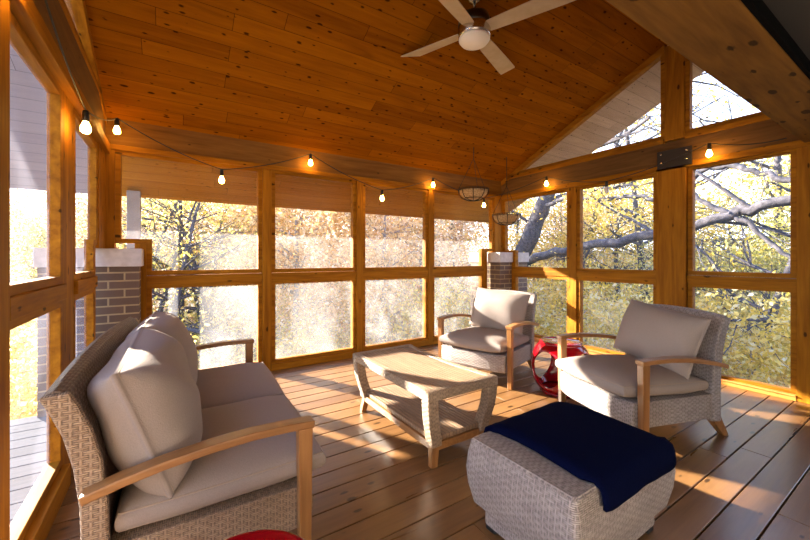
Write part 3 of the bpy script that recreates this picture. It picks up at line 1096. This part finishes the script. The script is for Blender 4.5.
# ---- red garden stools, pierced with round holes
def make_stool(loc, rz, label):
    r = empty('garden_stool', loc, rz)
    tag(r, label, 'stool')

    def rad(z):
        t = (z - 0.225) / 0.225
        return 0.252 * math.sqrt(max(0.02, 1 - 0.60 * abs(t) ** 2.3))
    z0, z1, zcn, hr = 0.02, 0.43, 0.225, 0.155
    NA, NS = 48, 7
    for k in range(1):
        m = MB()
        vs, fs = [], []
        for quad in range(4):
            th0 = quad * PI / 2
            base = len(vs)
            for s in range(NS + 1):
                for a in range(NA):
                    an = 2 * PI * (a + 0.0) / NA
                    c_, s_ = math.cos(an), math.sin(an)
                    ct_ = (hr / 0.25 * c_, hr * s_)
                    mx = max(abs(c_), abs(s_))
                    rc = (c_ / mx * PI / 4, s_ / mx * (z1 - z0) / 2)
                    f = s / NS
                    th = ct_[0] * (1 - f) + rc[0] * f
                    z = zcn + ct_[1] * (1 - f) + rc[1] * f
                    rr = rad(z)
                    if s == 0:
                        rr -= 0.004
                    vs.append((rr * math.cos(th + th0), rr * math.sin(th + th0), z))
            for s in range(NS):
                for a in range(NA):
                    b = (a + 1) % NA
                    fs.append((base + s * NA + a, base + s * NA + b, base + (s + 1) * NA + b, base + (s + 1) * NA + a))
        m.add(vs, fs, True)
        me = m.build('body', M['red'], r, uv=False)
        bm = bmesh.new()
        bm.from_mesh(me.data)
        bmesh.ops.remove_doubles(bm, verts=bm.verts, dist=0.0008)
        bmesh.ops.recalc_face_normals(bm, faces=bm.faces)
        for f in bm.faces:
            f.smooth = True
        bm.to_mesh(me.data)
        bm.free()
        so_ = me.modifiers.new('thick', 'SOLIDIFY')
        so_.thickness = 0.022
        so_.offset = -1
        bv = me.modifiers.new('bevel', 'BEVEL')
        bv.width = 0.006
        bv.segments = 3
        bv.limit_method = 'ANGLE'
        bv.angle_limit = R(50)
    rt = rad(z1)
    MB().lathe([(0.02, 0.425), (rt - 0.01, 0.425), (rt, 0.43), (rt - 0.004, 0.445), (rt - 0.014, 0.453), (rt - 0.022, 0.451), (rt - 0.028, 0.447), (0.06, 0.448), (0.002, 0.449)], 48).build('top', M['red'], r)
    rb = rad(z0)
    MB().lathe([(rb - 0.03, 0.0), (rb - 0.006, 0.0), (rb, 0.008), (rb, 0.021), (rb - 0.03, 0.021)], 48).build('foot_ring', M['red'], r)
    return r


make_stool((2.93, 1.96, 0), R(0), 'glossy red pierced garden stool between the two armchairs')
make_stool((0.135, 0.895, 0), R(60), 'glossy red garden stool cut off by the bottom edge, beside the sofa')

# ------------------------------------------------------------------ ceiling fan
fx, fy = 2.02, 2.11
fan = empty('ceiling_fan', (fx, fy, 2.98))
tag(fan, 'brushed nickel ceiling fan with four pale blades and opal light', 'ceiling fan')
zt = zc(fy) - 2.98
MB().tube([(0, 0, 0.05), (0, 0, zt)], 0.012, 12).build('downrod', M['nickel'], fan)
MB().lathe([(0.01, zt - 0.03), (0.04, zt - 0.028), (0.055, zt - 0.01), (0.056, zt + 0.02)], 28).build('canopy', M['nickel'], fan)
MB().lathe([(0.02, 0.145), (0.085, 0.141), (0.112, 0.123), (0.125, 0.08), (0.127, 0.045), (0.122, 0.04)], 40).build('motor_cap', M['dark_nickel'], fan)
MB().lathe([(0.122, 0.04), (0.128, 0.035), (0.129, 0.0), (0.127, -0.03), (0.120, -0.048), (0.10, -0.05)], 40).build('motor_housing', M['nickel'], fan)
MB().lathe([(0.105, -0.045), (0.122, -0.048), (0.121, -0.062), (0.105, -0.082), (0.07, -0.098), (0.03, -0.106), (0.002, -0.108)], 40).build('light_globe', M['opal'], fan)
a0 = math.atan2(0.67, -0.26)
for k in range(4):
    xf = Matrix.Rotation(a0 + k * PI / 2, 4, 'Z') @ Matrix.Rotation(R(-12), 4, 'X')
    secs = []
    for x, w in ((0.10, 0.05), (0.16, 0.056), (0.30, 0.062), (0.50, 0.068), (0.66, 0.072), (0.745, 0.072), (0.758, 0.066)):
        secs.append([(x, -w, 0.010), (x, w, 0.010), (x, w, 0.017), (x, -w, 0.017)])
    MB().ribbon(secs).build('blade', M['blade'], fan, xf=xf, bevel=0.002)


# ------------------------------------------------------------------ hanging baskets
def basket(x, y, zr, label):
    r = empty('hanging_basket', (x, y, zr))
    tag(r, label, 'basket', 'empty hanging baskets')
    Rr = 0.195
    D = 0.15
    MB().lathe([(0.004, -D + 0.004), (0.07, -D + 0.012), (0.13, -D + 0.045), (0.17, -0.06), (0.184, -0.012), (0.172, -0.010), (0.155, -0.06), (0.11, -D + 0.055), (0.05, -D + 0.03), (0.004, -D + 0.02)], 28, close=False).build('coir_liner', M['coir'], r)
    m = MB()
    for zz in (0.0, -0.018):
        m.tube([(Rr * math.cos(2 * PI * i / 28), Rr * math.sin(2 * PI * i / 28), zz) for i in range(29)], 0.004, 5, cap=False)
    m.tube([(0.12 * math.cos(2 * PI * i / 24), 0.12 * math.sin(2 * PI * i / 24), -D + 0.03) for i in range(25)], 0.004, 5, cap=False)
    for k in range(36):
        a, b = 2 * PI * k / 36, 2 * PI * (k + 0.5) / 36
        m.tube([(Rr * math.cos(a), Rr * math.sin(a), -0.018), (Rr * math.cos(b), Rr * math.sin(b), 0)], 0.0025, 4)
    for k in range(8):
        a = 2 * PI * k / 8
        m.tube([(q * math.cos(a), q * math.sin(a), z) for q, z in ((Rr, -0.018), (0.188, -0.06), (0.15, -D + 0.035), (0.08, -D + 0.006), (0.0, -D - 0.002))], 0.005, 5)
    m.build('wire_frame', M['wire'], r)
    top = zc(y) - zr
    for k in range(3):
        a = 2 * PI * k / 3 + 0.5
        MB().tube([(Rr * math.cos(a), Rr * math.sin(a), 0), (0, 0, min(top - 0.06, 0.40))], 0.0028, 5).build('chain', M['wire'], r)
    MB().tube([(0, 0, min(top - 0.06, 0.40)), (0, 0, top - 0.002)], 0.004, 6).build('hook', M['wire'], r)


basket(3.30, 3.46, 2.08, 'coir lined wire basket hanging higher, left of the corner')
basket(3.97, 3.50, 1.80, 'coir lined wire basket hanging lower, in front of the right corner')

# ------------------------------------------------------------------ string lights
st = empty('string_lights', (0, 0, 0))
tag(st, 'black cord of warm festoon bulbs strung around the top of the walls', 'string lights')
bulbs = [(-0.395, 1.70, 2.125, 1), (-0.40, 2.66, 1.925, 1), (-0.37, 3.74, 2.235, 1), (0.40, 3.80, 1.93, 1), (1.28, 3.88, 2.235, 1), (2.13, 3.80, 1.91, 1),
         (2.96, 3.88, 2.175, 1), (3.83, 3.80, 1.96, 1), (4.28, 3.08, 2.20, 1), (4.22, 2.24, 1.98, 0), (4.28, 1.31, 2.185, 1)]
path = []
anchors = [(-0.42, 0.80, 2.30)] + [(x, y, z + 0.095) for x, y, z, _ in bulbs] + [(4.30, 0.80, 2.19)]
for i in range(len(anchors) - 1):
    a, b = Vector(anchors[i]), Vector(anchors[i + 1])
    for k in range(10):
        t = k / 10
        p = a.lerp(b, t)
        p.z -= 0.035 * 4 * t * (1 - t)
        path.append(p)
path.append(Vector(anchors[-1]))
MB().tube(path, 0.0042, 6).build('cord', M['black'], st)
for x, y, z, lit in bulbs:
    s = MB().lathe([(0.006, 0.095), (0.013, 0.09), (0.016, 0.075), (0.0165, 0.035), (0.015, 0.03)], 14, (x, y, z)).build('socket', M['black'], st)
    b = MB().lathe([(0.011, 0.032), (0.014, 0.022), (0.021, 0.006), (0.0245, -0.010), (0.022, -0.025), (0.013, -0.035), (0.002, -0.038)], 16, (x, y, z)).build('bulb', M['bulb' if lit else 'bulb_off'], s)


# ------------------------------------------------------------------ outdoors
def gz(x, y):
    """height of the wooded slope"""
    d = math.hypot(x - 2, y - 2)
    h = -2.6 + max(0, d - 9) * 0.11
    return min(h, 2.0) + 0.25 * math.sin(x * 0.35 + 1) * math.cos(y * 0.28)


m = MB()
G = 60
vs, fs = [], []
for i in range(G + 1):
    for j in range(G + 1):
        x, y = -45 + 110 * i / G, -30 + 100 * j / G
        vs.append((x, y, gz(x, y)))
for i in range(G):
    for j in range(G):
        fs.append((i * (G + 1) + j, (i + 1) * (G + 1) + j, (i + 1) * (G + 1) + j + 1, i * (G + 1) + j + 1))
m.add(vs, fs, True)
gd = m.build('ground', M['ground'], uv=False)
struct(gd, 'leaf covered wooded slope around the porch', 'ground')


def grow(rnd, p, d, length, rad, depth, tubes, tips, spread=0.55, up=0.15, nseg=5, pcount=None):
    pts, rr = [p.copy()], [rad]
    for i in range(nseg):
        d = (d + Vector((rnd.gauss(0, 0.12), rnd.gauss(0, 0.12), rnd.gauss(0, 0.08) + up * 0.12))).normalized()
        p = p + d * length / nseg
        pts.append(p.copy())
        rr.append(rad * (1 - 0.55 * (i + 1) / nseg))
    tubes.append((pts, rr, 8 if rad > 0.05 else 5 if rad > 0.02 else 3))
    if depth == 0:
        tips.extend(pts[1:])
        return
    k = pcount or rnd.choice((3, 4))
    for q in range(k):
        i = rnd.randint(max(1, nseg // 2 - 1), nseg)
        ax = Vector((rnd.gauss(0, 1), rnd.gauss(0, 1), rnd.gauss(0, 0.6)))
        nd_ = (d + ax.normalized() * spread * rnd.uniform(0.8, 1.6)).normalized()
        grow(rnd, pts[i], nd_, length * rnd.uniform(0.55, 0.8), rr[i] * rnd.uniform(0.5, 0.7), depth - 1, tubes, tips, spread, up, 4)


def leaves(rnd, tips, n, size, sp):
    m = MB()
    vs, fs = [], []
    for _ in range(n):
        c = rnd.choice(tips) + Vector((rnd.gauss(0, sp), rnd.gauss(0, sp), rnd.gauss(0, sp * 0.8)))
        a = Vector((rnd.gauss(0, 1), rnd.gauss(0, 1), rnd.gauss(0, 1))).normalized()
        b = a.orthogonal().normalized()
        b = (b * math.cos(2) + a.cross(b) * math.sin(rnd.uniform(0, 6))).normalized()
        s = size * rnd.uniform(0.6, 1.3)
        o = len(vs)
        vs += [c - a * s, c - b * s * 0.5, c + a * s, c + b * s * 0.5]
        fs.append((o, o + 1, o + 2, o + 3))
    return m.add(vs, fs)


def tree_mesh(seed, height, trunk_r, nleaf, size, lm, bark='bark', low=0.3, depth=3, spread=0.6, sp=0.35):
    rnd = random.Random(seed)
    tubes, tips = [], []
    p = Vector((0, 0, 0))
    d = Vector((rnd.gauss(0, 0.05), rnd.gauss(0, 0.05), 1)).normalized()
    pts, rr = [p.copy()], [trunk_r * 1.25]
    n = 10
    for i in range(n):
        d = (d + Vector((rnd.gauss(0, 0.05), rnd.gauss(0, 0.05), 0.03))).normalized()
        p = p + d * height / n
        pts.append(p.copy())
        rr.append(trunk_r * (1 - 0.75 * (i + 1) / n))
    tubes.append((pts, rr, 9))
    for i in range(int(n * low), n + 1):
        for q in range(2):
            a = rnd.uniform(0, 2 * PI)
            dd = Vector((math.cos(a), math.sin(a), rnd.uniform(0.1, 0.7))).normalized()
            grow(rnd, pts[i], dd, height * rnd.uniform(0.18, 0.30), rr[i] * 0.55, depth - 1, tubes, tips, spread)
    mb = MB()
    for a, b, s in tubes:
        mb.tube(a, b, s, cap=False)
    return mb, leaves(rnd, tips, nleaf, size, sp)


protos = {}


def tree(kind, x, y, rz, sc, label, cat='tree', group=None, name='woodland_tree'):
    z = gz(x, y) - 0.1
    if kind not in protos:
        args = KINDS_[kind]
        tm, lm = tree_mesh(*args[:5], None, **args[5])
        r = empty(name, (x, y, z), rz)
        tm.build('trunk', M[args[6]], r, uv=False)
        lm.build('foliage', M[args[7]], r, uv=False)
        protos[kind] = r
    else:
        r = copy_tree(protos[kind])
        r.name = name
        r.location = (x, y, z)
        r.rotation_euler = (0, 0, rz)
    r.scale = (sc, sc, sc)
    for k in ('label', 'category', 'group'):
        if k in r:
            del r[k]
    tag(r, label, cat, group)
    return r


KINDS_ = {
    'gold': (11, 5.4, 0.13, 12000, 0.062, dict(low=0.2), 'bark_pale', 'leaf_gold'),
    'tan': (12, 5.2, 0.11, 11000, 0.062, dict(low=0.15), 'bark', 'leaf_rust'),
    'yellow': (13, 5.3, 0.13, 11000, 0.052, dict(low=0.2), 'bark', 'leaf_yellow'),
    'green': (14, 4.2, 0.08, 12000, 0.046, dict(low=0.1), 'bark', 'leaf_green'),
    'bare': (15, 10.0, 0.15, 1500, 0.06, dict(low=0.25, depth=4), 'bark', 'leaf_yellow'),
    'shrub': (16, 2.2, 0.035, 7500, 0.046, dict(low=0.0, spread=0.8), 'bark_pale', 'leaf_yellow'),
}

rng = random.Random(5)
# woods behind the back windows
back_spots = [('green', 1.0, 12.4, 1.25), ('gold', 2.8, 9.8, 0.95), ('gold', 5.0, 8.8, 0.95), ('tan', 7.0, 9.4, 1.0), ('tan', 1.9, 14.5, 1.15), ('gold', 4.0, 13.0, 1.15),
              ('gold', -1.5, 15.0, 0.8), ('tan', -3.4, 16.0, 0.8), ('green', -2.4, 12.8, 0.9), ('gold', 7.5, 13.5, 1.15), ('tan', 10.5, 12.0, 1.2), ('yellow', 2.6, 18.0, 1.2), ('tan', 6.5, 18.5, 1.4), ('gold', 10.8, 17.5, 1.3),
              ('tan', -3.2, 19.0, 1.0), ('gold', 0.2, 20.0, 1.2), ('tan', 15.0, 17.0, 1.4)]
names = {'green': 'yellow-green young tree with soft foliage beyond the first back window', 'gold': 'gold leaved tree in the woods behind the back windows',
         'tan': 'tan leaved tree in the woods behind the back windows', 'yellow': 'yellow leaved tree in the woods behind the back windows'}
for k, x, y, s in back_spots:
    tree(k, x, y, rng.uniform(0, 6), s, names[k], group='trees behind the back windows')
for x, y, s in ((-0.55, 11.0, 0.85), (-0.2, 9.4, 0.9), (0.3, 13.0, 1.0), (1.1, 11.0, 0.8), (-1.0, 12.6, 0.9), (0.9, 12.0, 0.75), (2.9, 16.0, 0.8), (5.9, 15.0, 0.8), (-2.0, 16.5, 0.8)):
    tree('bare', x, y, rng.uniform(0, 6), s * 0.7, 'slender bare grey trunk standing in the woods behind the back windows', group='bare trees behind the back windows')
# woods behind the right wall
right_spots = [('yellow', 10.5, 8.6, 0.95), ('yellow', 12.5, 6.2, 1.0), ('gold', 13.5, 9.0, 1.1), ('yellow', 13.5, 3.6, 0.85), ('green', 12.5, 1.8, 1.0), ('green', 11.2, 3.6, 0.8),
               ('yellow', 17.0, 6.0, 1.15), ('yellow', 17.5, 10.0, 1.2), ('green', 16.5, 2.2, 1.3)]
nm2 = {'green': 'yellow-green understorey tree beyond the right wall windows', 'gold': 'gold leaved tree beyond the right wall windows', 'yellow': 'bright yellow leaved tree beyond the right wall windows'}
for k, x, y, s in right_spots:
    tree(k, x, y, rng.uniform(0, 6), s, nm2[k], group='trees beyond the right wall')
for x, y, s in ((11.5, 4.9, 0.85), (14.5, 5.0, 1.0), (10.0, 2.4, 0.75), (15.5, 3.0, 1.0), (12.0, 7.6, 0.9)):
    tree('bare', x, y, rng.uniform(0, 6), s, 'bare branched grey tree beyond the right wall windows', group='bare trees beyond the right wall')
# undergrowth
shr = [(-1.3, 6.6), (-2.3, 7.4), (-3.4, 8.6), (-0.9, 8.2), (-2.4, 10.2), (-0.3, 7.2), (-4.2, 11.0), (-1.4, 10.6), (1.8, 8.4), (3.4, 8.2), (5.2, 7.4), (6.6, 7.4), (8.0, 6.6), (8.6, 5.0), (8.4, 3.6), (9.2, 2.2), (9.8, 1.0), (10.6, 5.6), (10.8, 4.4), (11.2, 2.9), (2.4, 11.0), (6.0, 11.2),
       (12.8, 4.9), (12.6, 0.9), (14.5, 1.8)]
for x, y in shr:
    tree('shrub', x, y, rng.uniform(0, 6), rng.uniform(0.85, 1.2), 'waist-high yellowing shrub in the undergrowth below the porch', 'shrub', 'shrubs below the porch', 'woodland_shrub')

# the big oak at the right: leaning trunk and a long level limb
oak = empty('oak_tree', (9.6, 8.0, gz(9.6, 8.0)))
tag(oak, 'large grey oak with leaning trunk and a long horizontal limb beyond the right windows', 'tree')
inv = Matrix.Translation((-9.6, -8.0, -gz(9.6, 8.0)))


def smoothed(pts, rad, n=4, jit=0.03, seed=1):
    rnd = random.Random(seed)
    P_, R_ = [], []
    for i in range(len(pts) - 1):
        a, b = Vector(pts[i]), Vector(pts[i + 1])
        for k in range(n):
            t = k / n
            P_.append(a.lerp(b, t) + Vector((rnd.gauss(0, jit), rnd.gauss(0, jit), rnd.gauss(0, jit))))
            R_.append((rad[i] * (1 - t) + rad[i + 1] * t) * rnd.uniform(0.93, 1.07))
    P_.append(Vector(pts[-1]))
    R_.append(rad[-1])
    return P_, R_


tr = MB()
trunk_pts = [(9.7, 8.1, gz(9.6, 8) - 0.2), (9.5, 7.9, -1.0), (9.1, 7.6, 1.04), (9.0, 7.04, 1.9), (9.0, 6.55, 2.75), (9.0, 6.15, 3.6), (9.1, 5.8, 4.6), (9.3, 5.3, 6.2), (9.6, 4.6, 8.0)]
a, b = smoothed(trunk_pts, [0.36, 0.30, 0.26, 0.24, 0.21, 0.19, 0.17, 0.13, 0.07])
tr.tube(a, b, 12)
tr.build('trunk', M['bark'], oak, xf=inv, uv=False)
lb = MB()
limb_pts = [(9.15, 7.6, 0.75), (8.5, 6.9, 0.95), (8.05, 6.1, 1.20), (8, 5.0, 1.46), (8, 3.96, 1.54), (8, 3.3, 1.62), (8, 2.69, 1.79), (8, 2.04, 1.98), (8, 1.45, 2.08), (8, 0.6, 2.3), (8.1, -0.5, 2.5)]
a, b = smoothed(limb_pts, [0.14, 0.12, 0.11, 0.095, 0.10, 0.09, 0.085, 0.09, 0.085, 0.075, 0.05], jit=0.032)
lb.tube(a, b, 10)
lb.build('limb', M['bark'], oak, xf=inv, uv=False)
rnd = random.Random(9)
tubes, tips = [], []
starts = [((8, 3.3, 1.65), (0, 0.9, 0.65), 1.3, 0.04), ((8, 2.5, 1.85), (0.05, -0.45, -0.2), 1.3, 0.03),
          ((8, 1.9, 2.0), (0.1, 0.5, 0.9), 1.5, 0.04), ((8, 4.6, 1.5), (0, 0.3, -0.9), 1.0, 0.03),
          ((9, 6.5, 2.8), (0, -0.9, 0.3), 2.2, 0.06), ((9, 6.1, 3.7), (-0.1, -0.95, 0.25), 2.6, 0.07), ((9.1, 5.7, 4.8), (0, -0.9, 0.45), 2.8, 0.07),
          ((9.1, 5.8, 4.5), (-0.2, 0.6, 0.7), 2.6, 0.06), ((9.3, 5.3, 6.2), (0, -1, 0.2), 2.6, 0.06), ((9.0, 6.9, 2.1), (-0.3, 0.7, 0.6), 2.0, 0.05),
          ((8, 1.2, 2.15), (0, -0.2, 1), 1.6, 0.04), ((8, 3.0, 1.7), (0.2, -0.6, -0.7), 1.4, 0.03)]
for p, d, L, r_ in starts:
    grow(rnd, Vector(p), Vector(d).normalized(), L, r_, 2, tubes, tips, 0.6, 0.05, 6)
for pts_, ra in (([(8.1, 2.9, 2.55), (8.05, 2.5, 2.80), (8, 2.11, 2.75), (8, 1.8, 2.55), (8, 1.45, 2.37), (8, 1.0, 2.3)], [0.05, 0.05, 0.045, 0.045, 0.05, 0.05]),
                 ([(8, 2.75, 2.38), (8, 2.5, 2.15), (8, 2.2, 1.95)], [0.035, 0.04, 0.05]),
                 ([(8, 2.2, 1.9), (8, 1.95, 1.78), (8, 1.7, 1.45), (8, 1.38, 1.10), (8, 1.1, 0.9)], [0.045, 0.04, 0.035, 0.03, 0.02]),
                 ([(9.0, 6.7, 2.6), (8.6, 5.6, 2.75), (8.3, 4.6, 2.55), (8.1, 3.7, 2.45), (8.0, 3.2, 2.3)], [0.07, 0.055, 0.05, 0.045, 0.04])):
    a, b = smoothed(pts_, ra, jit=0.015, seed=4)
    tubes.append((a, b, 7))
bm_ = MB()
for a, b, s in tubes:
    bm_.tube(a, b, s, cap=False)
bm_.build('branches', M['bark'], oak, xf=inv, uv=False)
leaves(rnd, [t for t in tips if t.y > 3.4 and t.z < 3.0], 2600, 0.045, 0.25).build('foliage', M['leaf_yellow'], oak, xf=inv, uv=False)
